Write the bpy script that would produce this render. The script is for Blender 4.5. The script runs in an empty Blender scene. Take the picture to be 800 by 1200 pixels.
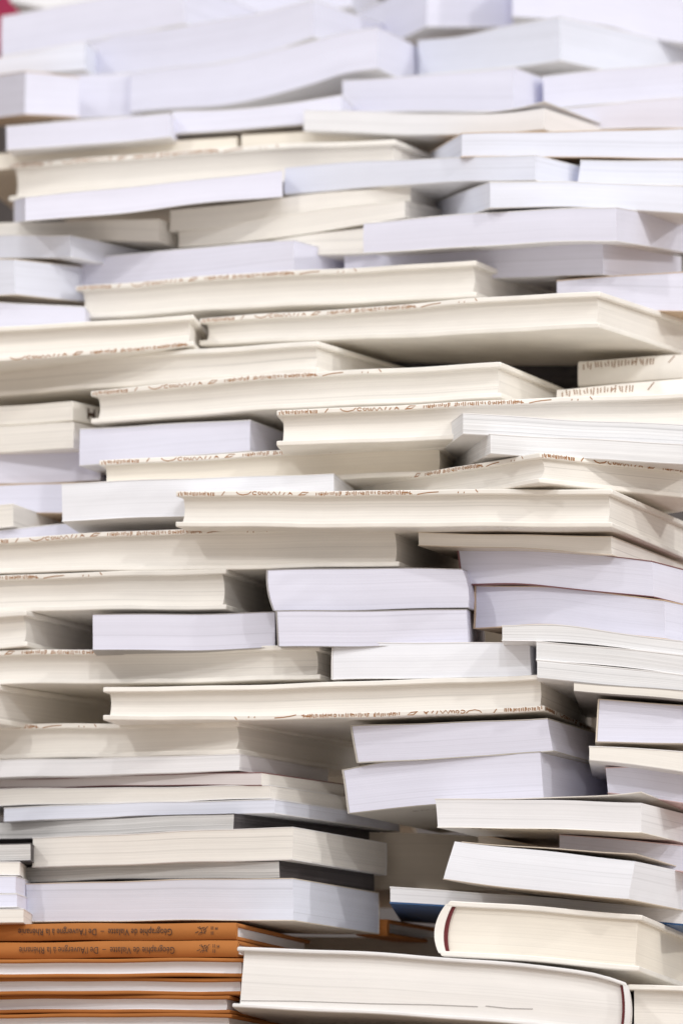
import bpy, math, random
import numpy as np
from mathutils import Vector

S = bpy.context.scene
COL = S.collection
R = math.radians

# ------------------------------------------------------------------ camera
PITCH = R(7.2)
DIST = 4.5
VFOV = 2 * math.atan(0.30 / DIST)
CAMZ = 1.0
cd = bpy.data.cameras.new("camera")
cam = bpy.data.objects.new("camera", cd)
COL.objects.link(cam)
cam.location = (0, 0, CAMZ)
cam.rotation_euler = (math.pi / 2 + PITCH, 0, 0)
cd.sensor_fit = 'VERTICAL'
cd.sensor_height = 36
cd.lens = 18 / math.tan(VFOV / 2)
cd.clip_end = 100
cd.clip_start = 0.1
cd.dof.use_dof = True
cd.dof.focus_distance = 4.50
cd.dof.aperture_fstop = 6.6
S.camera = cam

# ------------------------------------------------------------------ light
w = bpy.data.worlds.new("World")
S.world = w
w.use_nodes = True
bg = w.node_tree.nodes['Background']
wn, wl_ = w.node_tree.nodes, w.node_tree.links
wtc = wn.new('ShaderNodeTexCoord')
wsep = wn.new('ShaderNodeSeparateXYZ')
wr = wn.new('ShaderNodeValToRGB')
wmr = wn.new('ShaderNodeMapRange')
wmr.inputs['From Min'].default_value = -0.6
wmr.inputs['From Max'].default_value = 0.6
wl_.new(wtc.outputs['Generated'], wsep.inputs[0])
wl_.new(wsep.outputs['Z'], wmr.inputs['Value'])
wl_.new(wmr.outputs[0], wr.inputs[0])
wr.color_ramp.elements[0].color = (0.70, 0.57, 0.45, 1)   # warm hall floor below
wr.color_ramp.elements[1].color = (0.95, 0.95, 0.98, 1)    # pale ceiling above
wl_.new(wr.outputs[0], bg.inputs[0])
bg.inputs[1].default_value = 0.80

def spot(loc, target, power, color, radius):
    l = bpy.data.lights.new("hall_spotlight", 'SPOT')
    l.energy = power
    l.color = color
    l.shadow_soft_size = radius
    l.spot_size = R(36)
    l.spot_blend = 0.5
    o = bpy.data.objects.new("hall_spotlight", l)
    COL.objects.link(o)
    o.location = loc
    d = Vector(target) - Vector(loc)
    o.rotation_euler = d.to_track_quat('-Z', 'Y').to_euler()
    return o
AIM = (0, 4.6, 1.55)
def lamp(az, el, power, color, radius, dist=6.0):
    a, e = R(az), R(el)
    spot((AIM[0] + dist * math.sin(a) * math.cos(e), AIM[1] - dist * math.cos(a) * math.cos(e), AIM[2] + dist * math.sin(e)), AIM, power, color, radius)
lamp(40, 36, 250, (1.0, 0.965, 0.92), 0.10)
lamp(-38, 30, 225, (1.0, 0.97, 0.93), 0.10)
lamp(4, 25, 190, (1.0, 0.98, 0.97), 0.10)
lamp(66, 22, 280, (1.0, 0.97, 0.93), 0.07)
lamp(-12, 48, 115, (1.0, 0.965, 0.92), 0.09)

S.view_settings.view_transform = 'Standard'
S.view_settings.look = 'None'
S.view_settings.exposure = 0.11
S.view_settings.gamma = 1.0
S.cycles.max_bounces = 16
S.cycles.diffuse_bounces = 12

# ------------------------------------------------------------------ materials
def page_mat(name, col, stripe=0.10, rough=0.85, tint=None, bump=0.25):
    m = bpy.data.materials.new(name)
    m.use_nodes = True
    nt = m.node_tree
    N, Lk = nt.nodes, nt.links
    b = N['Principled BSDF']
    b.inputs['Roughness'].default_value = rough
    b.inputs['Specular IOR Level'].default_value = 0.2
    uv = N.new('ShaderNodeUVMap'); uv.uv_map = 'sheet'
    oi = N.new('ShaderNodeObjectInfo')
    def noise(sx, sy, detail, rou):
        mp = N.new('ShaderNodeMapping')
        mp.inputs['Scale'].default_value = (sx, sy, 1)
        Lk.new(uv.outputs[0], mp.inputs['Vector'])
        cx = N.new('ShaderNodeCombineXYZ')
        mu = N.new('ShaderNodeMath'); mu.operation = 'MULTIPLY'
        mu.inputs[1].default_value = 37.0
        Lk.new(oi.outputs['Random'], mu.inputs[0])
        Lk.new(mu.outputs[0], cx.inputs[2])
        ad = N.new('ShaderNodeVectorMath'); ad.operation = 'ADD'
        Lk.new(mp.outputs[0], ad.inputs[0]); Lk.new(cx.outputs[0], ad.inputs[1])
        n = N.new('ShaderNodeTexNoise')
        n.inputs['Scale'].default_value = 1
        n.inputs['Detail'].default_value = detail
        n.inputs['Roughness'].default_value = rou
        Lk.new(ad.outputs[0], n.inputs['Vector'])
        return n
    n1 = noise(5, 1500, 3, 0.65)      # single sheets and gatherings
    n2 = noise(3, 230, 2, 0.5)        # bundles
    n3 = noise(30, 60, 4, 0.6)        # handling marks
    def ramp(n, lo, hi, a=0.3, c=0.7):
        mr = N.new('ShaderNodeMapRange')
        mr.inputs['From Min'].default_value = a
        mr.inputs['From Max'].default_value = c
        mr.inputs['To Min'].default_value = lo
        mr.inputs['To Max'].default_value = hi
        Lk.new(n.outputs[0], mr.inputs['Value'])
        return mr
    r1 = ramp(n1, 1 - stripe * 1.3, 1.0)
    r2 = ramp(n2, 1 - stripe * 0.8, 1.0)
    r3 = ramp(n3, 1 - 0.03 - stripe * 0.2, 1.0)
    n4 = noise(1.6, 520, 2, 0.55)     # small gaps between gatherings
    r4 = ramp(n4, 1.0, 1 - min(0.5, stripe * 2.2), 0.60, 0.72)
    m0 = N.new('ShaderNodeMath'); m0.operation = 'MULTIPLY'
    Lk.new(r3.outputs[0], m0.inputs[0]); Lk.new(r4.outputs[0], m0.inputs[1])
    m1 = N.new('ShaderNodeMath'); m1.operation = 'MULTIPLY'
    m2 = N.new('ShaderNodeMath'); m2.operation = 'MULTIPLY'
    Lk.new(r1.outputs[0], m1.inputs[0]); Lk.new(r2.outputs[0], m1.inputs[1])
    Lk.new(m1.outputs[0], m2.inputs[0]); Lk.new(m0.outputs[0], m2.inputs[1])
    mix = N.new('ShaderNodeMix'); mix.data_type = 'RGBA'
    mix.blend_type = 'MULTIPLY'
    mix.inputs['Factor'].default_value = 1
    mix.inputs['A'].default_value = (*col, 1)
    Lk.new(m2.outputs[0], mix.inputs['B'])
    Lk.new(mix.outputs['Result'], b.inputs['Base Color'])
    bp = N.new('ShaderNodeBump')
    bp.inputs['Strength'].default_value = bump
    bp.inputs['Distance'].default_value = 0.0004
    Lk.new(n1.outputs[0], bp.inputs['Height'])
    Lk.new(bp.outputs[0], b.inputs['Normal'])
    return m

def cover_mat(name, col, rough=0.45, mottle=0.05, spec=0.4):
    m = bpy.data.materials.new(name)
    m.use_nodes = True
    nt = m.node_tree
    N, Lk = nt.nodes, nt.links
    b = N['Principled BSDF']
    b.inputs['Roughness'].default_value = rough
    b.inputs['Specular IOR Level'].default_value = spec
    tc = N.new('ShaderNodeTexCoord')
    n = N.new('ShaderNodeTexNoise')
    n.inputs['Scale'].default_value = 45
    n.inputs['Detail'].default_value = 6
    Lk.new(tc.outputs['Object'], n.inputs['Vector'])
    mr = N.new('ShaderNodeMapRange')
    mr.inputs['From Min'].default_value = 0.3
    mr.inputs['From Max'].default_value = 0.7
    mr.inputs['To Min'].default_value = 1 - 2 * mottle
    mr.inputs['To Max'].default_value = 1.0
    Lk.new(n.outputs[0], mr.inputs['Value'])
    mix = N.new('ShaderNodeMix'); mix.data_type = 'RGBA'
    mix.blend_type = 'MULTIPLY'
    mix.inputs['Factor'].default_value = 1
    mix.inputs['A'].default_value = (*col, 1)
    Lk.new(mr.outputs[0], mix.inputs['B'])
    Lk.new(mix.outputs['Result'], b.inputs['Base Color'])
    n2 = N.new('ShaderNodeTexNoise')
    n2.inputs['Scale'].default_value = 900
    n2.inputs['Detail'].default_value = 3
    Lk.new(tc.outputs['Object'], n2.inputs['Vector'])
    bp = N.new('ShaderNodeBump')
    bp.inputs['Strength'].default_value = 0.12
    bp.inputs['Distance'].default_value = 0.0003
    Lk.new(n2.outputs[0], bp.inputs['Height'])
    Lk.new(bp.outputs[0], b.inputs['Normal'])
    return m

PG = dict(
    w=page_mat('white_paper', (0.86, 0.86, 0.885), 0.055),
    l=page_mat('bluish_white_paper', (0.745, 0.75, 0.87), 0.042),
    x=page_mat('bright_bluish_paper', (0.88, 0.90, 0.96), 0.05),
    b=page_mat('pale_blue_paper', (0.76, 0.785, 0.885), 0.055),
    c=page_mat('cream_paper', (0.87, 0.84, 0.79), 0.08),
    k=page_mat('warm_cream_paper', (0.87, 0.82, 0.73), 0.05),
    p=page_mat('pinkish_grey_paper', (0.74, 0.69, 0.685), 0.08),
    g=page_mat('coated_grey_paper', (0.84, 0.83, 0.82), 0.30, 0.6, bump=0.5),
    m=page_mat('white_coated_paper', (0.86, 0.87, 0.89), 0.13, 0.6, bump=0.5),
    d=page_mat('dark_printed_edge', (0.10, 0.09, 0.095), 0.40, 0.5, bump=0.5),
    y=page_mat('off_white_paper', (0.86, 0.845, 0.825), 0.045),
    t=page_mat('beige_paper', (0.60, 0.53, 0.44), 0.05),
)
CV = dict(
    cream=cover_mat('cream_cover', (0.88, 0.85, 0.795)),
    white=cover_mat('white_cover', (0.80, 0.79, 0.79)),
    tan=cover_mat('tan_cover', (0.62, 0.47, 0.33)),
    pink=cover_mat('pale_pink_cover', (0.68, 0.50, 0.50)),
    maroon=cover_mat('maroon_cover', (0.22, 0.09, 0.09)),
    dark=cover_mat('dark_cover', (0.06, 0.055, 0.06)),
    grey=cover_mat('grey_cover', (0.36, 0.34, 0.33)),
    blue=cover_mat('blue_cover', (0.012, 0.075, 0.21)),
    orange=cover_mat('orange_cloth_cover', (0.44, 0.165, 0.043), 0.75, 0.06, 0.2),
    olive=cover_mat('greyish_cover', (0.50, 0.47, 0.42)),
    beige=cover_mat('beige_cover', (0.66, 0.58, 0.48)),
)
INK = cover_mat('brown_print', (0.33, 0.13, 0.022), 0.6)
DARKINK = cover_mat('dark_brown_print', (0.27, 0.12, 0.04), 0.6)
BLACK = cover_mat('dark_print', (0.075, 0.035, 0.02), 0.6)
HEAD = cover_mat('maroon_cloth', (0.14, 0.025, 0.03), 0.9)

# ------------------------------------------------------------------ projection helpers
HALF_PX = 0.0005
FPX = 600 / math.tan(VFOV / 2)
CP, SPI = math.cos(PITCH), math.sin(PITCH)
def ray(x, y):
    a, c = (x - 400) / FPX, (600 - y) / FPX
    return np.array([a, CP - c * SPI, SPI + c * CP])
ORG = np.array([0, 0, CAMZ])
def elev(y):
    d = ray(400, y)
    return d[2] / d[1]
def base_depth(x, y):
    # the face of the pile leans back towards the top and runs away to the left
    yaw = 0.30 if y < 850 else 0.30 - 0.20 * min(1, (y - 850) / 250)
    dx = (560 - max(-100, min(850, x))) * HALF_PX * yaw
    if y >= 560: return 4.50 - 0.03 * (y - 560) / 640 + dx
    t = (560 - y) / 560
    return 4.50 + 0.10 * t + 0.26 * t * t + dx
def proj(p):
    q = p - ORG
    f = q[1] * CP + q[2] * SPI
    u = -q[1] * SPI + q[2] * CP
    return 400 + FPX * q[0] / f, 600 - FPX * u / f

def hermite(xs, ys, n):
    xs, ys = np.array(xs, float), np.array(ys, float)
    X = np.linspace(xs[0], xs[-1], n)
    if len(xs) == 2: return X, np.interp(X, xs, ys)
    sl = np.diff(ys) / np.diff(xs)
    m = np.empty(len(xs)); m[0], m[-1] = sl[0], sl[-1]
    m[1:-1] = (sl[:-1] + sl[1:]) / 2
    out = np.empty(n)
    for i, x in enumerate(X):
        k = min(max(np.searchsorted(xs, x) - 1, 0), len(xs) - 2)
        h = xs[k + 1] - xs[k]; t = (x - xs[k]) / h
        out[i] = ((2*t**3 - 3*t**2 + 1)*ys[k] + (t**3 - 2*t**2 + t)*h*m[k]
                  + (-2*t**3 + 3*t**2)*ys[k+1] + (t**3 - t**2)*h*m[k+1])
    return X, out

# ------------------------------------------------------------------ mesh helpers
class Shape:
    """one book's bent volume: P(u, h, w) = along the front edge 0..1, height above its bottom (m), depth behind the front (m)"""
    def __init__(s, st, sb, zt, zb, slope, L, round_l=0.0, round_r=0.0, sag=0.0):
        s.U = np.linspace(0, 1, len(st))
        s.st, s.sb, s.zt, s.zb = st, sb, zt, zb
        s.slope, s.L, s.rl, s.rr, s.sag = slope, L, round_l, round_r, sag
        s.len = st[-1] - st[0]
        s.ph = [random.random() * 6.28 for _ in range(4)]
    def T(s, u): return np.interp(u, s.U, s.zt) - np.interp(u, s.U, s.zb)
    def P(s, u, h, w):
        uc = min(max(u, 0), 1)
        T = s.T(uc); f = h / T
        fc = min(max(f, 0), 1)
        a = np.interp(uc, s.U, s.sb) * (1 - fc) + np.interp(uc, s.U, s.st) * fc
        a += (u - uc) * s.len
        bulge = 1 - (2 * fc - 1) ** 2
        a += -s.rl * bulge * (1 - uc) ** 10 + s.rr * bulge * uc ** 10
        z = np.interp(uc, s.U, s.zb) + h
        z += s.slope * w + s.sag * (w / s.L) ** 2
        # books are never quite flat or square
        z += 0.00028 * math.sin(a * 38 + s.ph[0]) + 0.00018 * math.sin(a * 90 + s.ph[1])
        w += 0.0005 * math.sin(a * 22 + s.ph[2]) + 0.0006 * math.sin(h * 160 + s.ph[3]) * (h > 0)
        return (a, w, z)

def lattice(sh, u0, u1, h0, h1, w0, w1, nu=20, nv=2, nw=5, lift=None):
    """closed block; h0,h1: functions of u; w0,w1: functions of (u, fraction)"""
    ids, V, F, UV, MI = {}, [], [], [], []
    def vid(i, j, k):
        key = (i, j, k)
        if key in ids: return ids[key]
        u = u0 + (u1 - u0) * i / nu
        lo, hi = h0(u), h1(u)
        f = j / nv
        h = lo + (hi - lo) * f
        a, b = w0(u, f), w1(u, f)
        ww = a + (b - a) * k / nw
        p = sh.P(u, h, ww)
        if lift: p = (p[0], p[1], p[2] + lift(u, ww))
        ids[key] = len(V); V.append((p, (p[0], p[1], h)))
        return ids[key]
    def quad(q, kind, mi=0):
        F.append(q); MI.append(mi)
        UV.append([((V[i][1][0], V[i][1][2]) if kind == 0 else (V[i][1][1] + 3, V[i][1][2]) if kind == 1
                    else (V[i][1][0], V[i][1][1])) for i in q])
    for i in range(nu):
        for j in range(nv):
            quad([vid(i,j,0), vid(i+1,j,0), vid(i+1,j+1,0), vid(i,j+1,0)], 0)
            quad([vid(i+1,j,nw), vid(i,j,nw), vid(i,j+1,nw), vid(i+1,j+1,nw)], 0)
        for k in range(nw):
            quad([vid(i,nv,k), vid(i+1,nv,k), vid(i+1,nv,k+1), vid(i,nv,k+1)], 2)
            quad([vid(i,0,k+1), vid(i+1,0,k+1), vid(i+1,0,k), vid(i,0,k)], 2)
    for j in range(nv):
        for k in range(nw):
            quad([vid(nu,j,k), vid(nu,j,k+1), vid(nu,j+1,k+1), vid(nu,j+1,k)], 1, 1)
            quad([vid(0,j,k+1), vid(0,j,k), vid(0,j+1,k), vid(0,j+1,k+1)], 1, 2)
    return [v[0] for v in V], F, UV, MI

def emit(name, parent, data, mats, bevel=0.0, extra=None, label=None):
    V, F, UV, MI = data
    nm = len(mats)
    MI = [min(i, nm - 1) if nm > 1 else 0 for i in MI]
    if extra:
        mats = mats + [extra[2]]
        off = len(V)
        V = V + extra[0]
        for q in extra[1]:
            F = F + [[i + off for i in q]]
            UV = UV + [[(0, 0)] * len(q)]
            MI = MI + [len(mats) - 1]
    me = bpy.data.meshes.new(name)
    me.from_pydata(V, [], F)
    me.uv_layers.new(name='sheet')
    flat = [c for q in UV for uv in q for c in uv]
    me.uv_layers[0].data.foreach_set('uv', flat)
    for m in mats: me.materials.append(m)
    me.polygons.foreach_set('material_index', MI)
    me.polygons.foreach_set('use_smooth', [True] * len(F))
    me.set_sharp_from_angle(angle=R(35))
    me.update()
    o = bpy.data.objects.new(name, me)
    COL.objects.link(o)
    o.parent = parent
    if bevel:
        bv = o.modifiers.new('soft_edges', 'BEVEL')
        bv.width = bevel; bv.segments = 2; bv.limit_method = 'ANGLE'; bv.angle_limit = R(40)
    if label: o['label'] = label
    return o

# brown scribbles printed along a board edge: strokes in (0..1 along, 0..1 across)
def scribbles(seed=4):
    rng = random.Random(seed)
    st = []
    def ticks(a, b, n, dense):
        for i in range(n):
            x = a + (b - a) * (i + rng.uniform(-.2, .2)) / n
            st.append([(x, rng.uniform(.7, 1.0)), (x + rng.uniform(-.001, .002), rng.uniform(.0, .3))])
            if rng.random() < dense * .6:
                st.append([(x, rng.uniform(.1, .4)), (x + .003, rng.uniform(.3, .6)), (x + .006, rng.uniform(.1, .5))])
    ticks(0.008, 0.105, 21, .1)
    st.append([(.120, .1), (.128, .95)])
    def curl(x, r, n=9, a0=0, a1=6.0, sy=.42):
        st.append([(x + r * math.cos(a0 + (a1 - a0) * i / n), .5 + sy * math.sin(a0 + (a1 - a0) * i / n)) for i in range(n + 1)])
    st.append([(.158, .8), (.163, .35), (.175, .12), (.19, .35), (.197, .85)])
    curl(.206, .006, a0=.6, a1=5.4, sy=.34); curl(.219, .004, a0=1.5, a1=7.2, sy=.28); st.append([(.226, .8), (.2275, .25), (.231, .2), (.233, .75), (.2345, .2)])
    st.append([(.236, .1), (.242, .8), (.248, .1), (.256, .8), (.262, .15)])
    st.append([(.268, .2), (.272, .9)]); st.append([(.279, .15), (.284, .7)])
    st.append([(.292, .2), (.297, .8), (.303, .2)]); st.append([(.295, .5), (.302, .5)])
    st.append([(.318, .2), (.335, .3), (.345, .8), (.33, .85), (.322, .35)])
    ticks(.365, .435, 14, .2)
    st.append([(.44, .2), (.444, .3)]); 
    ticks(.442, .52, 15, .3)
    curl(.527, .003, sy=.3)
    ticks(.535, .61, 15, .4)
    st.append([(.625, .1), (.64, .35), (.655, .5), (.68, .6)])
    st.append([(.73, .2), (.731, .55)]); st.append([(.745, .15), (.746, .5)])
    st.append([(.775, .95), (.781, .3)])
    return st
STROKES = scribbles()

def ribbon(strokes, mapf, wid):
    """flat strokes laid on a face; mapf(a, b) -> point, normal handled by mapf"""
    V, F = [], []
    for s in strokes:
        pts = [Vector(mapf(a, b)) for a, b in s]
        n = len(V)
        for i, p in enumerate(pts):
            t = (pts[min(i+1, len(pts)-1)] - pts[max(i-1, 0)])
            if t.length < 1e-9: t = Vector((1, 0, 0))
            nrm = Vector(mapf.normal)
            side = t.cross(nrm).normalized() * wid * 0.5
            V += [tuple(p - side), tuple(p + side)]
        for i in range(len(pts) - 1):
            a = n + 2 * i
            F.append([a, a + 1, a + 3, a + 2])
    return V, F

class Map:
    def __init__(s, f, normal): s.f, s.normal = f, normal
    def __call__(s, a, b): return s.f(a, b)

random.seed(11)
REPORT = []

def solve(F, d, theta, side, yref):
    """plan of the front face and its corner points from measured image positions"""
    xl, xr = F[0][0], F[-1][0]
    n = len(F)
    near = 1 if theta >= 0 else 0
    e = F[-1] if near else F[0]
    D = base_depth(e[0], yref) + d
    r = ray(e[0], e[1])
    Npt = ORG + r * (D / r[1])
    th = theta
    nrm = np.array([math.sin(th), math.cos(th), 0])
    uu = np.array([math.cos(th), -math.sin(th), 0])
    vv = np.array([math.sin(th), math.cos(th), 0])
    def hit(x, y):
        r = ray(x, y)
        return ORG + r * (np.dot(nrm, Npt - ORG) / np.dot(nrm, r))
    slope = 0.0; wlen = None
    if side is not None:
        C = Npt
        # find w, slope so that C + w*vv + (0,0,slope*w) projects on side
        r = ray(*side)
        # ORG + t r = C + w vv + z k
        A = np.array([[r[0], -vv[0]], [r[1], -vv[1]]])
        try:
            t, wlen = np.linalg.solve(A, (C - ORG)[:2])
            slope = ((ORG + t * r)[2] - C[2]) / wlen
        except np.linalg.LinAlgError:
            pass
    return Npt, uu, vv, hit, slope, wlen

def theta_for(F, d, side, yref, guess):
    sgn = 1 if side is None or side[0] > F[-1][0] else -1
    best = None
    for deg in np.arange(8, 52, 0.5):
        th = R(sgn * deg)
        _, _, _, _, sl, wl = solve(F, d, th, side, yref)
        if wl is None or wl <= 0: continue
        c = abs(sl)
        if best is None or c < best[0]: best = (c, th)
    return best[1] if best else R(sgn * 20)

def norm_sections(F):
    out = []
    for s in F:
        if len(s) == 3: out.append((s[0], s[1], s[0], s[2]))
        else: out.append(tuple(s))
    return out

COUNT = {}
def book(kind, name, label, F, page='w', cover='white', group=None, d=0.0, theta=None, side=None, L=0.15,
         ink=None, spine='B', board=None, over=None, concave=0.003, bottom_cover=None, mark=None, undertext=None, crack=None, round_l=0.0, round_r=0.0, sag=0.0, lift=None,
         page_side=None, headband=None, category='book', ink_at=0.0, ink_len=None, slope=None, lean=0.0):
    F = norm_sections(F)
    yref = F[-1][1] if (side is None or side[0] > F[-1][0]) else F[0][1]
    if theta is None:
        if side is not None:
            th = theta_for([(f[0], f[1]) for f in F], d, side, yref, None)
        else:
            s1 = -(F[-1][1] - F[0][1]) / (F[-1][0] - F[0][0])
            th = math.atan(s1 / elev(yref))
            th = max(R(8), min(R(19), th))
    else:
        th = R(theta)
    Npt, uu, vv, hit, sl, wl = solve([(f[0], f[1]) for f in F], d, th, side, yref)
    if slope is not None: sl = slope
    sl = max(-0.35, min(0.35, sl))
    if L == 'side': L = max(0.03, wl)
    tops = [hit(f[0], f[1]) for f in F]
    bots = [hit(f[2], f[3]) for f in F]
    org = bots[0]
    st = [float(np.dot(p - org, uu)) for p in tops]
    sb = [float(np.dot(p - org, uu)) for p in bots]
    zt = [float(p[2] - org[2]) for p in tops]
    zb = [float(p[2] - org[2]) for p in bots]
    n = 25
    par = np.array(st)
    _, ZT = hermite(par, zt, n)
    _, ZB = hermite(par, zb, n)
    ST = np.linspace(st[0], st[-1], n)
    SB = np.interp(ST, st, sb)
    sh = Shape(ST, SB, ZT, ZB, sl, L, round_l, round_r, sag)
    root = bpy.data.objects.new(name, None)
    COL.objects.link(root)
    root.empty_display_size = 0.02
    root.location = tuple(org)
    root.rotation_euler = (0, 0, -th)
    root['label'] = label
    root['category'] = category
    if group: root['group'] = group
    REPORT.append((label[:38], round(math.degrees(th), 1), round(sl, 3), None if wl is None else round(float(wl), 3),
                   round(float(org[1]), 2), round(float(np.mean(ZT - ZB)) * 1000, 1)))
    cm = CV[cover]
    cb = CV[bottom_cover] if bottom_cover else cm
    ps = [PG[page]]
    if page_side: ps = [PG[page], PG[page_side], PG[page_side]]
    LL = sh.len
    if kind == 'hard':
        bt = board or 0.0032
        ov = 0.0035 if over is None else over
        du = ov / LL
        lo_in = -du if False else du
        ul = du if spine != 'L' else bt / LL
        ur = 1 - du if spine != 'R' else 1 - bt / LL
        if spine in 'LR':          # concave fore-edge on the far end from the spine
            def w0(u, f): return ov
            def w1(u, f): return L - ov
        elif spine == 'F':
            def w0(u, f): return bt
            def w1(u, f): return L - ov
        else:
            def w0(u, f): return ov + concave * (1 - (2 * f - 1) ** 2)
            def w1(u, f): return L - bt
        rng = random.Random(label)
        cx = None
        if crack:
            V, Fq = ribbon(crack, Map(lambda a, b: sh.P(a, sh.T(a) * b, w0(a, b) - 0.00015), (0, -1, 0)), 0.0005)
            cx = (V, Fq, CV['grey'])  # grey strips paint the shade of a thin gap between gatherings
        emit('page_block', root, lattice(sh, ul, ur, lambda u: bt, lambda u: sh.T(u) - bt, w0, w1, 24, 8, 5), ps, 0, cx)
        W0 = lambda u, f: 0.0
        W1 = lambda u, f: L
        def inkdata(h0f, h1f):
            il = ink_len or 0.24
            sc = [[(a, b) for a, b in s] for s in STROKES]
            sel = []
            for s in sc:
                xs = [(a * il - ink_at) for a, b in s]
                if min(xs) < 0.001 or max(xs) > LL - 0.001: continue
                sel.append([(x / LL, b) for x, (a, b) in zip(xs, s)])
            if 'flip' in ink: sel = [[(1 - a, 1 - b) for a, b in s] for s in sel]
            def f(a, b):
                lo, hi = h0f(a), h1f(a)
                p = sh.P(a, lo + (hi - lo) * (0.08 + 0.84 * b), -0.00012)
                return p
            V, Fq = ribbon(sel, Map(f, (0, -1, 0)), 0.00052)
            if 'side' in ink:
                rr = random.Random(9)
                sel2 = []
                for s in STROKES[:60]:
                    xs = [a * 0.26 for a, b in s]
                    if max(xs) > L - 0.004: continue
                    sel2.append(list(zip(xs, [b for a, b in s])))
                def g(a, b):
                    lo, hi = h0f(1), h1f(1)
                    p = sh.P(1, lo + (hi - lo) * (0.08 + 0.84 * b), a)
                    return (p[0] + 0.00012, p[1], p[2])
                V2, F2 = ribbon(sel2, Map(g, (1, 0, 0)), 0.0007)
                o = len(V)
                V += V2; Fq += [[i + o for i in q] for q in F2]
            return V, Fq, INK
        t0, t1 = (lambda u: sh.T(u) - bt), (lambda u: sh.T(u))
        b0, b1 = (lambda u: 0.0), (lambda u: bt)
        if ink == 'spine':
            ex1 = ex2 = None
        else:
            ex1 = inkdata(t0, t1) if ink and 'top' in ink else None
            ex2 = inkdata(b0, b1) if ink and 'bottom' in ink else None
        emit('front_cover', root, lattice(sh, 0, 1, t0, t1, W0, W1, 24, 1, 6), [cm], 0.0007, ex1)
        emit('back_cover', root, lattice(sh, 0, 1, b0, b1, W0, W1, 24, 1, 6), [cb], 0.0007, ex2)
        g = 0.0002
        if spine == 'B':
            emit('spine', root, lattice(sh, 0, 1, lambda u: bt + g, lambda u: sh.T(u) - bt - g, lambda u, f: L - bt, lambda u, f: L + 0.004 * (1 - (2*f-1)**2), 16, 6, 1), [cm])
        elif spine == 'F':
            so = None
            if ink == 'spine':
                il = ink_len or LL
                sel = []
                for s in STROKES:
                    xs = [(a * il - ink_at) / LL for a, b in s]
                    if min(xs) < .03 or max(xs) > .98: continue
                    sel.append([(x, b) for x, (a, b) in zip(xs, s)])
                def f(a, b):
                    fr = 0.62 + 0.34 * b
                    return sh.P(a, sh.T(a) * fr, -0.0018 * (1 - (2*fr-1)**2) - 0.0006)
                V, Fq = ribbon(sel, Map(f, (0, -1, 0)), 0.00055)
                so = (V, Fq, DARKINK)
            emit('spine', root, lattice(sh, 0, 1, lambda u: g, lambda u: sh.T(u) - g, lambda u, f: -0.0018 * (1 - (2*f-1)**2) - 0.0003, lambda u, f: bt, 24, 10, 1), [cm], 0, so)
        else:
            a, b = (0, bt / LL) if spine == 'L' else (1 - bt / LL, 1)
            emit('spine', root, lattice(sh, a - (0.0006/LL if spine == 'L' else 0), b + (0.0006/LL if spine == 'R' else 0), lambda u: bt * .6, lambda u: sh.T(u) - bt * .6, lambda u, f: 0.0002, lambda u, f: L, 2, 12, 5), [cm])
            if headband:
                c0, c1 = (bt / LL, (bt + 0.0016) / LL) if spine == 'L' else (1 - (bt + 0.0016) / LL, 1 - bt / LL)
                emit('headband', root, lattice(sh, c0, c1, lambda u: bt, lambda u: sh.T(u) - bt, lambda u, f: ov - 0.0016, lambda u, f: ov + 0.004, 2, 12, 2), [HEAD])
    else:
        ct = board or 0.0005
        pr = 0.0003
        emit('page_block', root, lattice(sh, 0, 1, lambda u: ct, lambda u: sh.T(u) - ct, lambda u, f: 0.0, lambda u, f: L, 24, 4, 6), ps)
        lf = None
        if lift:
            amt, pw = lift
            lf = lambda u, ww: amt * u ** pw * max(0, 1 - ww / (0.9 * L))
        e_ = pr / LL
        ux = None
        if undertext:
            rr = random.Random(label)
            sel = []
            for (a0, a1, wy) in undertext:
                x = a0
                while x < a1:
                    if rr.random() < .85:
                        sel.append([(x, wy + rr.uniform(-.001, .001)), (x + rr.uniform(-.0006, .0006), wy + .003 + rr.uniform(-.001, .001))])
                    x += .0012
            def fu(a, b):
                p = sh.P(a / LL, 0, b)
                return (p[0], p[1], p[2] - 0.0001)
            V, Fq = ribbon(sel, Map(fu, (0, 0, -1)), 0.0006)
            ux = (V, Fq, BLACK)
        W0 = lambda u, f: -pr
        W1 = lambda u, f: L
        emit('front_cover', root, lattice(sh, -e_, 1 + e_, lambda u: sh.T(u) - ct, lambda u: sh.T(u), W0, W1, 24, 1, 6, lf), [cm])
        emit('back_cover', root, lattice(sh, -e_, 1 + e_, lambda u: 0.0, lambda u: ct, W0, W1, 24, 1, 6), [cb], 0, ux)
        g = 0.0001
        mx = None
        if mark:
            sel = [[(.020, .25), (.020, .8)], [(.028, .25), (.028, .8)], [(.020, .5), (.028, .5)], [(.036, .8), (.036, .3), (.044, .3)], [(.050, .25), (.055, .8), (.060, .25)]]
            def fm(a, b):
                p = sh.P(1, sh.T(1) * b, a)
                return (p[0] + pr + ct + .0004, p[1], p[2])
            V, Fq = ribbon(sel, Map(fm, (1, 0, 0)), 0.0022)
            mx = (V, Fq, BLACK)
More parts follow.
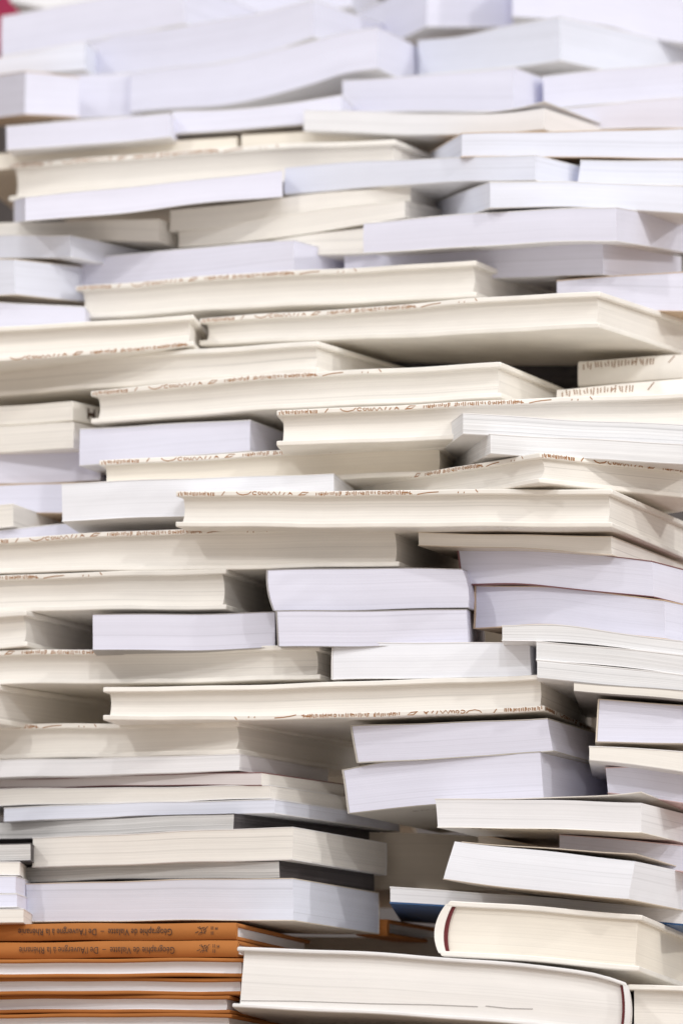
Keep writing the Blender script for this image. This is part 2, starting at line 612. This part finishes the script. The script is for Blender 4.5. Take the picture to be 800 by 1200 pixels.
        if spine == 'B':
            emit('spine', root, lattice(sh, -e_, 1 + e_, lambda u: 0.0, lambda u: sh.T(u), lambda u, f: L, lambda u, f: L + ct, 24, 2, 1), [cm])
        elif spine == 'L':
            emit('spine', root, lattice(sh, -(pr + ct) / LL - 0.0002 / LL, -0.0001 / LL, lambda u: 0.0002, lambda u: sh.T(u) - 0.0002, lambda u, f: -pr - .0001, lambda u, f: L, 1, 6, 5), [cm])
        elif spine == 'R':
            emit('spine', root, lattice(sh, 1 + 0.0001 / LL, 1 + (pr + ct + .0002) / LL, lambda u: 0.0002, lambda u: sh.T(u) - 0.0002, lambda u, f: -pr - .0001, lambda u, f: L, 1, 6, 5), [cm], 0, mx)
    root['_len'] = LL
    return root, sh

def stripprops():
    for o in bpy.data.objects:
        if '_len' in o: del o['_len']

# ------------------------------------------------------------------ setting
def sheet(name, pts, mat):
    me = bpy.data.meshes.new(name)
    me.from_pydata(pts, [], [list(range(len(pts)))])
    me.materials.append(mat)
    o = bpy.data.objects.new(name, me)
    COL.objects.link(o)
    o['kind'] = 'structure'
    return o
WALL = cover_mat('dark_wall_paint', (0.13, 0.12, 0.12), 0.9)
sheet('wall', [(-4, 7, -1), (4, 7, -1), (4, 7, 6), (-4, 7, 6)], WALL)
zt = float((ORG + ray(400, 1250) * (4.5 / ray(400, 1250)[1]))[2])
def slab(name, x0, x1, y0, y1, z0, z1, mat):
    V = [(x, y, z) for z in (z0, z1) for y in (y0, y1) for x in (x0, x1)]
    Fq = [[0,2,3,1], [4,5,7,6], [0,1,5,4], [2,6,7,3], [0,4,6,2], [1,3,7,5]]
    me = bpy.data.meshes.new(name); me.from_pydata(V, [], Fq); me.materials.append(mat)
    o = bpy.data.objects.new(name, me); COL.objects.link(o)
    return o
t = slab('table_top', -0.9, 0.9, 4.3, 5.6, zt - 0.04, zt, cover_mat('warm_bounce_table_paint', (0.42, 0.33, 0.25), 0.6))  # unseen table below the frame, tinted warm to bounce light onto undersides
t['kind'] = 'structure'
# magenta panel far behind, top left of the pile
r0 = ray(-20, -30); 
def at(x, y, D): 
    r = ray(x, y); return tuple(ORG + r * (D / r[1]))
pc = at(-60, -60, 6.6)
mp = slab('display_panel', pc[0] - 0.25, at(38, 0, 6.6)[0], 6.6, 6.63, at(0, 60, 6.6)[2], pc[2] + 0.3, cover_mat('magenta_panel', (0.42, 0.02, 0.09), 0.6))
mp['label'] = 'deep magenta panel standing behind the top left of the book pile'
mp['category'] = 'panel'

GH = 'cream hardbacks with brown lettering on the boards'
GW = 'white paperbacks in the pile'
GC = 'cream paperbacks in the pile'
GM = 'thin magazines in the pile'
GO = 'orange hardbacks stacked at the bottom left'
def H(label, F, **k):
    k.setdefault('page', 'c'); k.setdefault('cover', 'cream'); k.setdefault('group', GH)
    return book('hard', 'hardback_book', label, F, **k)
def P(label, F, **k):
    k.setdefault('page', 'l'); k.setdefault('group', GC if k['page'] in 'ckt' else GW)
    return book('soft', 'paperback_book', label, F, **k)
def M(label, F, **k):
    k.setdefault('page', 'm'); k.setdefault('group', GM); k.setdefault('category', 'magazine')
    return book('soft', 'magazine', label, F, **k)

# ------------------------------------------------------------------ the pile, from the top down
P('thick white paperback slanting upward at the top left corner, beside the magenta panel', [(2,19,67),(85,3,52),(150,-9,41),(217,-22,29)], page='l', side=(340,5), theta=24, slope=0)
P('white corner of a book at the very top left, over the slanting paperback', [(12,-32,1),(62,-30,9),(130,-50,-4)], page='w', d=.06, theta=8)
P('shaded pale book at the very top, right of the slanting top left book', [(240,-45,20),(330,-45,16),(412,-45,9)], page='l', d=.10, theta=8)
P('wavy white paperback under the slanting top left book, its right end rising out of frame', [(87,50,93),(150,40,87),(217,30,80),(265,22,72),(320,12,60),(366,0,44)], page='l', side=(425,21), d=.0)
P('pale paperback end wedged at the left edge under the topmost left book', [(-80,80,104),(0,68,92),(100,48,82)], page='b', d=.05, theta=10)
P('white paperback with a bright end face at the left edge, fourth from the top', [(30,84,135),(93,91,138)], page='l', side=(0,88), theta=-22, d=-.0, cover='tan')
P('shaded paperback set back between the bright left book and the long wavy one', [(60,88,141),(165,86,136)], page='l', d=.08, theta=8)
P('long white paperback bowed upward to the right, near the top centre', [(153,85,132),(200,79,128),(265,72,123),(310,62,115),(370,47,98),(400,39,88),(442,32,81)], page='l', side=(487,54), L=.12)
P('white paperback at the top edge right of the dark gap, showing its left end', [(500,-25,31),(700,-25,33)], page='l', side=(430,10), theta=-30, d=.03)
P('white paperback at the top right corner drooping to the right', [(600,-45,20),(710,-32,31),(760,-24,45),(830,-17,53)], page='l', d=.06, theta=4)
P('white paperback with a peaked front corner below the top right books', [(489,48,90),(540,42,84),(600,29,79),(656,19,71)], page='b', side=(790,50))
P('white paperback directly above the bent magazine with the curling cover', [(402,94,131),(500,88,131),(601,79,131)], page='l', side=(632,90))
P('upper of two white paperbacks at the right edge beside the curling cover', [(636,89,128),(720,81,121),(830,71,112)], page='l', theta=10, d=.03)
P('lower of two white paperbacks at the right edge beside the curling cover', [(650,128,152),(800,114,150),(830,112,150)], page='l', theta=8, d=.04)
P('left of two end to end greyish paperbacks over the topmost lettered hardback', [(8,148,176),(100,141,170),(199,132,160)], page='l', theta=10)
P('right of two end to end greyish paperbacks over the topmost lettered hardback', [(202,131,158),(300,126,151),(400,110,141)], page='l', theta=10, d=.01)
P('shaded cream book squeezed above the left end of the topmost lettered hardback', [(-40,183,203),(100,172,190),(278,160,174)], page='k', d=.05, cover='beige', theta=10)
P('shaded cream book squeezed above the right end of the topmost lettered hardback', [(283,158,172),(400,152,170),(470,149,168)], page='k', d=.05, cover='beige', theta=10)
P('bent off white softcover with its top cover curling up at the right corner', [(356,129,154),(440,131,157),(530,133,158),(600,131,156),(638,127,153)], page='w', side=(705,149), d=-.03, lift=(.004, 6), cover='white')
H('topmost lettered cream hardback, long and slightly blurred, at the left', [(10,192,236),(265,173,219),(463,163,207)], side=(497,177), ink='top', page='c', d=.0)
P('long white paperback beneath the topmost lettered hardback', [(30,230,259),(130,221,252),(265,206,235),(331,199,231)], page='l', side=(5,236), theta=-5, d=-.065)
P('white paperback bowed over the cream paperbacks in the upper middle', [(334,197,229),(400,190,223),(480,186,216),(550,184,213),(627,182,212)], page='b', side=(674,194), d=-.07)
P('white paperback with a tan cover line under the curling softcover at the right', [(541,156,184),(650,154,184),(830,149,186)], page='b', side=(502,180), cover='tan', theta=-7, d=-.08)
P('short white paperback end at the right edge beneath the tan lined one', [(680,187,676,214),(830,189,830,219)], page='b', d=-.012, theta=3)
P('white paperback with a slanted left end face at the upper right', [(574,213,244),(660,213,243),(740,215,246),(830,219,253)], page='b', side=(509,237), theta=-12, d=-.075)
P('upper of two arched white paperbacks right of centre, with a bright corner stripe', [(426,262,297),(530,251,290),(648,245,284),(722,243,283)], page='l', side=(800,257), d=-.05, theta=20)
P('lower of two arched white paperbacks right of centre', [(403,298,335),(530,290,330),(648,285,324),(706,284,322)], page='l', side=(790,299), L=.13, d=.015, theta=24)
P('white paperback at the right edge above the big overhanging hardback', [(652,328,362),(830,317,366)], page='l', theta=8, d=.05, cover='tan')
P('upper of three cream paperbacks fanned in the upper middle', [(199,246,270),(265,240,266),(366,228,250),(481,217,236)], page='c', side=(507,234), theta=16, d=.0, cover='cream')
P('middle of three cream paperbacks fanned in the upper middle', [(209,270,289),(265,264,286),(366,247,273),(474,234,254)], page='c', side=(507,242), theta=22, cover='cream')
P('lowest of three cream paperbacks fanned in the upper middle', [(300,286,307),(365,275,300),(440,266,297)], page='c', d=.02, theta=14, cover='cream')
P('cream book over the pale stack at the left edge, its end in shadow', [(-40,263,284),(100,259,282),(186,257,283)], page='c', side=(208,264), cover='cream', d=.02)
P('rounded pale blue paperback at the left edge over two more', [(-40,277,304),(0,276,303),(82,275,301)], page='b', side=(155,290), d=.0)
P('pale blue paperback with a bright side face at the left edge', [(-60,303,350),(18,303,345)], page='b', side=(95,312), theta=32, d=-.02, cover='beige')
P('greyish paperback in shadow at the left edge above the long cream hardbacks', [(-40,352,386),(100,360,386)], page='l', d=.03, theta=4)
P('sloping white paperback lying on the uppermost central lettered hardback', [(60,304,343),(200,293,336),(345,281,320)], page='l', side=(404,297), d=.0)
H('lettered hardback with a long lit right end, under the sloping white paperback', [(88,335,374),(265,322,363),(557,305,348)], side=(650,343), ink='top')
H('big lettered hardback overhanging the dark hollow at the right', [(234,373,405),(400,362,398),(530,351,393),(702,341,384)], side=(778,366), ink='top', d=-.03)
H('cream hardback at the left edge with brown lettering on its lower board', [(-60,388,428),(0,383,424),(227,369,406)], ink='bottom', theta=6)
H('plain cream hardback at the left beneath the one lettered on its lower board', [(-60,427,468),(0,424,464),(110,416,456),(373,400,437)], side=(465,428))
H('lettered hardback in the middle left, above the shaded white paperback', [(106,458,496),(265,443,484),(586,424,466)], side=(655,453), ink='top', d=-.01)
H('upper of two cream hardback spines inside the dark hollow at the right', [(677,424,453),(830,413,441)], spine='F', ink='spine', ink_len=.46, d=.11, theta=8)
H('lower of two cream hardback spines inside the dark hollow at the right', [(652,456,482),(830,441,475)], spine='F', ink='spine', ink_len=.46, d=.08, theta=8)
H('lettered hardback running to the right edge behind the two white magazines', [(324,481,523),(530,471,515),(830,459,508)], ink='top', theta=6, d=.0)
M('upper of two white magazines with fanned pages at the right', [(542,484,509),(700,493,517),(830,499,524)], side=(511,508), theta=-8, d=-.055)
M('lower of two white magazines with fanned pages at the right', [(574,508,532),(700,515,539),(830,523,547)], side=(530,532), theta=-8, d=-.05)
H('lettered hardback turned cornerwise under the two white magazines', [(398,567,603),(632,531,567)], side=(800,549), d=-.05, ink='topside', ink_len=.22)
P('shaded white paperback beneath the middle left lettered hardback', [(94,502,546),(293,492,529)], page='l', side=(330,506), d=.03)
H('lettered hardback without visible lower board, over the white sheet block at left', [(116,539,578),(300,529,568),(520,519,556)], ink='top', d=.02, theta=9, page='k')
P('clean white paperback left of the central hardback with the long lit end', [(73,567,611),(265,559,603),(391,555,597)], page='x', side=(400,562), theta=14)
P('white paperback lying under the clean white one at the left', [(-40,624,648),(100,612,640),(215,604,636)], page='l', d=.05, theta=9)
P('upper of two blurred cream books with dark marked ends at the left edge', [(-60,481,503),(85,470,493)], page='c', side=(112,476), d=.045, cover='cream', spine='R', mark=True, theta=25)
P('lower of two blurred cream books with dark marked ends at the left edge', [(-60,503,535),(85,494,525)], page='c', side=(112,500), d=.045, cover='cream', spine='R', mark=True, theta=25)
P('upper of two shaded lilac white paperbacks at the left edge', [(-60,535,569),(118,525,564)], page='l', d=.08, theta=6)
P('lower of two shaded lilac white paperbacks at the left edge', [(-60,570,603),(125,564,601)], page='l', d=.08, theta=6, cover='tan')
P('small cream paperback corner at the left edge below the shaded lilac ones', [(-60,596,623),(16,591,617)], page='c', side=(50,603), d=.03, cover='cream')
H('central lettered hardback with both lower corners showing and a bright right end', [(206,576,618),(450,574,618),(717,573,618)], side=(800,610), ink='top', d=-.03, L=.2)
H('long lettered hardback running off the left edge under the central one', [(-60,634,675),(0,631,672),(216,620,668),(467,618,664)], side=(535,646), ink='top', ink_at=-.014)
P('thin cream paperback bent downward under the central hardback at the right', [(490,624,640),(600,626,642),(716,629,651)], page='c', side=(800,662), cover='beige', d=-.005)
P('upper of two bowed white paperbacks stacked at the right, spine to the left', [(536,640,542,685),(600,640,601,684),(660,645,661,690),(763,658,766,701)], page='l', side=(805,669), spine='L', cover='maroon', board=.0006)
P('lower of two bowed white paperbacks stacked at the right, spine to the left', [(558,686,556,737),(640,688,640,733),(700,693,700,740),(778,703,778,749)], page='l', side=(830,714), spine='L', cover='tan', board=.0006, theta=30)
P('white paperback with a slanting spine, lying on two end to end ones', [(314,667,322,716),(420,666,421,716),(541,666,548,712)], page='l', board=.0004, spine='L', cover='grey', theta=8, round_l=.0015, round_r=.002, side=(556,672))
P('left of two end to end white paperbacks in the middle', [(109,720,109,762),(215,719,215,762),(322,717,322,759)], page='l', board=.0004, theta=3, cover='grey')
P('right of two end to end white paperbacks in the middle', [(325,716,327,758),(420,715,421,757),(546,714,548,754)], page='l', board=.0004, spine='L', cover='grey', theta=5, side=(557,720))
P('short bright white paperback between two cream hardbacks in the middle', [(391,754,390,797),(500,753,500,795),(620,752,622,792)], page='x', spine='L', cover='white', side=(630,757), theta=12)
H('cream hardback at the left with faint brown lettering, beside the slanting spine', [(-60,676,722),(0,674,718),(265,666,714)], side=(315,683), ink='top', ink_at=.089)
H('small cream hardback corner at the left edge beside the end to end paperbacks', [(-80,721,765),(32,716,758)], side=(108,735))
H('lettered hardback at the left beside the short bright white paperback', [(-60,765,806),(0,763,803),(270,758,799),(375,756,796)], side=(390,761), ink='top', ink_at=.04)
H('long hardback with brown lettering on its lower board and right end', [(121,806,845),(400,799,842),(638,790,833)], side=(698,818), ink='bottomsideflip', d=-.005)
H('cream hardback at the left edge with its pale side face in the gap', [(-150,806,852),(-8,802,848)], side=(127,822), d=.0)
H('lettered hardback at the left lying on the stack of thin paperbacks', [(-60,850,892),(0,849,890),(280,845,884)], side=(413,868), ink='top', ink_at=.084, L=.16)
P('topmost thin white paperback beneath the left lettered hardback', [(-60,894,915),(0,891,912),(280,884,904)], page='w', side=(383,902), L='side')
P('thin pinkish grey paperback in the bent left stack', [(-60,914,926),(0,913,924),(307,904,920)], page='p', side=(404,918), L='side', cover='maroon', page_side='c')
P('thin pale grey paperback in the bent left stack above the bluish one', [(-60,927,948),(0,925,945),(316,920,936)], page='c', side=(407,934), L='side', cover='white')
P('thin bluish white paperback at the bottom of the bent left stack', [(6,946,963),(150,941,958),(322,936,953)], page='b', side=(420,951))
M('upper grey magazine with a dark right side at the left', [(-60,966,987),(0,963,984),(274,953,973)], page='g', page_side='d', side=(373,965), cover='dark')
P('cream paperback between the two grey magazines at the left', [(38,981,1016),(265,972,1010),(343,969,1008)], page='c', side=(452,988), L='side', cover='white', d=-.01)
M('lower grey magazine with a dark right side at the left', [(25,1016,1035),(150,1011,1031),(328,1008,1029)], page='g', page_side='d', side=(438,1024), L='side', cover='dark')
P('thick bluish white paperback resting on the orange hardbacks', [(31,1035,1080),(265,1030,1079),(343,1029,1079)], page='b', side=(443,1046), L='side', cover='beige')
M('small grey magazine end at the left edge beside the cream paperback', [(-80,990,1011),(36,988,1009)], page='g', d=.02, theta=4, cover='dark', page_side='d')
P('small white paperback end at the left edge below the grey magazine end', [(-80,1011,1027),(23,1009,1025)], page='c', d=.02, theta=4)
P('upper of two small lilac paperback ends at the left edge', [(-80,1028,1048),(19,1026,1047)], page='l', side=(30,1030), d=.02)
P('lower of two small lilac paperback ends at the left edge', [(-80,1049,1065),(20,1048,1064)], page='l', side=(30,1052), d=.02)
P('small pale grey paperback end at the left edge just above the orange spines', [(-80,1066,1083),(28,1065,1082)], page='c', d=.01, theta=4)

# orange stack
def orange(label, F, **k):
    k.setdefault('page', 'w'); k.setdefault('cover', 'orange'); k.setdefault('group', GO)
    k.setdefault('board', .0022); k.setdefault('over', .003)
    return book('hard', 'orange_hardback', label, F, **k)
o1 = orange('upper of two orange hardbacks with the title spine facing out', [(-120,1084,1104),(278,1081,1101)], spine='F', side=(375,1104), d=.0)
o2 = orange('lower of two orange hardbacks with the title spine facing out', [(-120,1105,1124),(279,1102,1122)], spine='F', side=(380,1126), d=.0)
orange('topmost of the orange hardbacks showing white page edges', [(-120,1124,1145.5),(288,1123,1145)], theta=8, concave=.002, d=-.002)
orange('second orange hardback showing white page edges, from the top', [(-120,1146,1166.5),(286,1145.6,1165.5)], theta=10, concave=.002, d=-.0)
orange('third orange hardback showing white page edges, from the top', [(-120,1167,1188),(270,1166,1187)], side=(300,1172), concave=.002, theta=14)
orange('lowest orange hardback, cut by the bottom of the frame', [(-120,1188.5,1212),(272,1187.5,1211)], side=(300,1193), concave=.002, theta=14)

def title(bk, x0, x1, yc, hpx, text, name='spine_title', size_fix=None):
    root, sh = bk
    cu = bpy.data.curves.new('title_text', 'FONT')
    cu.body = text
    cu.align_x = 'CENTER'; cu.align_y = 'CENTER'
    cu.size = 1
    cu.offset = 0.005
    tmp = bpy.data.objects.new('title_text', cu)
    COL.objects.link(tmp)
    bpy.context.view_layer.update()
    dg = bpy.context.evaluated_depsgraph_get()
    me = bpy.data.meshes.new_from_object(tmp.evaluated_get(dg))
    bpy.data.objects.remove(tmp)
    xs = [v.co.x for v in me.vertices]; ys = [v.co.y for v in me.vertices]
    cx, cy = (min(xs) + max(xs)) / 2, (min(ys) + max(ys)) / 2
    W, Hh = max(xs) - min(xs), max(ys) - min(ys)
    # local coordinates of the target pixels on the spine
    th = -root.rotation_euler.z
    n = np.array([math.sin(th), math.cos(th), 0]); uu = np.array([math.cos(th), -math.sin(th), 0])
    o = np.array(root.location)
    def hit(x, y):
        r = ray(x, y); p = ORG + r * (np.dot(n, o - ORG - n * 0.0025) / np.dot(n, r))
        return np.dot(p - o, uu), p[2] - o[2]
    a0, z0 = hit(x0, yc); a1, z1 = hit(x1, yc)
    zl = hit(x0, yc - hpx / 2)[1] - hit(x0, yc + hpx / 2)[1]
    for v in me.vertices:
        fx, fy = (v.co.x - cx) / W, (v.co.y - cy) / Hh
        a = (a0 + a1) / 2 - fx * (a1 - a0)      # the book lies upside down
        z = (z0 + z1) / 2 + (0.5 - fx - 0.5) * (z1 - z0) - fy * zl
        u = min(max(a / sh.len, 0), 1)
        T = sh.T(u); hb = z - np.interp(u, sh.U, sh.zb)
        f = min(max(hb / T, 0), 1)
        v.co = (a, -0.0018 * (1 - (2 * f - 1) ** 2) - 0.0012, z)
    me.materials.clear(); me.materials.append(BLACK)
    me.name = name
    ob = bpy.data.objects.new(name, me)
    COL.objects.link(ob); ob.parent = root
    return ob
TXT = 'Géographie de Vialatte  –  De l’Auvergne à la Rhénanie'
title(o1, 22, 202, 1091.0, 10.5, TXT)
title(o2, 23, 205, 1112.5, 10.5, TXT)
def emblem(bk, x, yc):
    root, sh = bk
    th = -root.rotation_euler.z
    n = np.array([math.sin(th), math.cos(th), 0]); uu = np.array([math.cos(th), -math.sin(th), 0])
    o = np.array(root.location)
    def f(px, py):
        r = ray(px, py); p = ORG + r * (np.dot(n, o - ORG - n * 0.0025) / np.dot(n, r))
        return (float(np.dot(p - o, uu)), -0.0030, float(p[2] - o[2]))
    s = [[(0,-4),(3,-2),(8,-4),(10,0),(7,3),(3,2),(1,5)], [(2,-5),(5,0),(4,5)], [(6,-4),(9,4)], [(8,-1),(12,-5)], [(-3,3),(1,1)],
         [(16,-5),(16,-1)], [(18,-5),(18,-1)], [(16,1),(16,5)], [(18,1),(18,5)], [(21,-4),(21,-1)], [(23,-4),(23,-1)], [(21,-2),(23,-2)]]
    V, Fq = ribbon([[(x + a, yc + b) for a, b in q] for q in s], Map(f, (0, -1, 0)), 0.0004)
    me = bpy.data.meshes.new('publisher_mark'); me.from_pydata(V, [], Fq); me.materials.append(BLACK)
    ob = bpy.data.objects.new('publisher_mark', me); COL.objects.link(ob); ob.parent = root
emblem(o1, 232, 1090.5)
emblem(o2, 234, 1111.5)

# bottom middle and right
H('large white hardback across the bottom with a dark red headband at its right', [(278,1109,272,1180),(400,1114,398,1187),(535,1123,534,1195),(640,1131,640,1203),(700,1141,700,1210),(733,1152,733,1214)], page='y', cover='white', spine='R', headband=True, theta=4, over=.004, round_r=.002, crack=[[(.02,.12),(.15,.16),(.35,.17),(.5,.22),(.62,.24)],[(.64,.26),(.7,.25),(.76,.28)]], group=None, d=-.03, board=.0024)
H('pale hardback end at the bottom right corner beside the headband', [(735,1153,1216),(860,1159,1222)], page='c', cover='cream', theta=4, group=None, d=-.005)
H('cream hardback with a rounded spine and dark red headband at the lower right', [(527,1056,517,1121),(600,1060,596,1125),(680,1066,675,1131),(752,1072,748,1138)], page='k', cover='cream', spine='L', headband=True, round_l=.006, side=(800,1092), group=None, d=-.02, over=.003, L=.2)
P('white paperback with a pink lifted cover tilting down at the lower right', [(532,985,519,1031),(640,996,630,1044),(744,1009,736,1055)], page='x', side=(800,1021), cover='beige', d=-.03, lift=(.004, 1.5))
P('white softcover with a cream flap standing up at its top right', [(510,936,513,970),(640,937,640,972),(750,939,750,975)], page='w', side=(797,951), cover='cream', d=-.02, lift=(.006, 3), undertext=[(.02,.042,.004),(.062,.075,.003)])
P('upper of two lilac white paperbacks under the long hardback, spine to the left', [(413,851,420,895),(535,846,537,888),(641,841,647,880)], page='l', side=(698,858), spine='L', cover='olive', board=.0006)
P('lower of two lilac white paperbacks under the long hardback, spine to the left', [(402,902,410,954),(445,893,450,949),(535,886,537,941),(632,881,637,937)], page='l', side=(709,900), spine='L', cover='olive', undertext=[(.034,.056,.02)], board=.0006)
M('topmost thin magazine in the bent stack at the right edge', [(588,733,751),(650,732,752),(720,741,758),(830,754,772)], theta=4)
M('middle thin magazine in the bent stack at the right edge', [(628,751,773),(700,757,778),(830,771,795)], theta=4)
M('lowest thin magazine in the bent stack at the right edge', [(629,773,795),(720,781,803),(830,795,815)], theta=4)
P('very thin white softcover below the bent magazines at the right', [(672,799,810),(750,805,816),(830,812,824)], page='c', theta=4, cover='grey')
P('shaded lilac paperback at the right edge with a dark tan spine', [(702,819,699,870),(830,829,830,873)], page='l', spine='L', cover='beige', board=.0005, theta=2, d=.01)
M('thin cream magazine at the right edge between two shaded paperbacks', [(690,874,891),(740,876,896),(830,884,911)], page='c', theta=3, d=.0)
P('shaded lilac paperback at the right edge under the thin cream magazine', [(709,900,712,930),(830,897,830,945)], page='l', theta=3, d=.02, cover='pink')
P('shaded pinkish paperback at the right edge behind the pink lifted cover', [(655,978,1005),(830,992,1024)], page='l', d=.04, theta=2, cover='pink')
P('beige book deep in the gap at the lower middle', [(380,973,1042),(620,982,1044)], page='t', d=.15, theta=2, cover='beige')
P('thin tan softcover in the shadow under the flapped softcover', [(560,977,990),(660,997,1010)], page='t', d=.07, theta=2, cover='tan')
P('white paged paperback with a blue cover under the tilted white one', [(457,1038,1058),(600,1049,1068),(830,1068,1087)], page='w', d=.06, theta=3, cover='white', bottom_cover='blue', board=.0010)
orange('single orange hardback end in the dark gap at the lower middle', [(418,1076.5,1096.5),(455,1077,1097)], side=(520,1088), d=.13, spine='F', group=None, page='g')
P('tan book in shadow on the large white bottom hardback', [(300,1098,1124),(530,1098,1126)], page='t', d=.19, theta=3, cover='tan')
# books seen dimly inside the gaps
P('dark shadowed book deep inside the hollow under the big overhanging hardback', [(380,398,470),(720,396,466)], page='d', d=.17, theta=2, cover='dark')  # filler; dark page and cover colours paint the shade of the hollow
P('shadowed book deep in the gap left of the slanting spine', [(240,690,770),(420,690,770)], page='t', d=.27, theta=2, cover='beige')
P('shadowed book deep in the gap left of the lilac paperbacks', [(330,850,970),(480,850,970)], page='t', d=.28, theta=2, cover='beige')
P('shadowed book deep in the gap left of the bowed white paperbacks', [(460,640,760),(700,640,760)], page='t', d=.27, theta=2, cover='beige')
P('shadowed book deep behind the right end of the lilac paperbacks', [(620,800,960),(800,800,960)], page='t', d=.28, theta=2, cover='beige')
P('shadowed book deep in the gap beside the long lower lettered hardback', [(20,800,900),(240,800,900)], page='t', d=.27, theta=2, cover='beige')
stripprops()
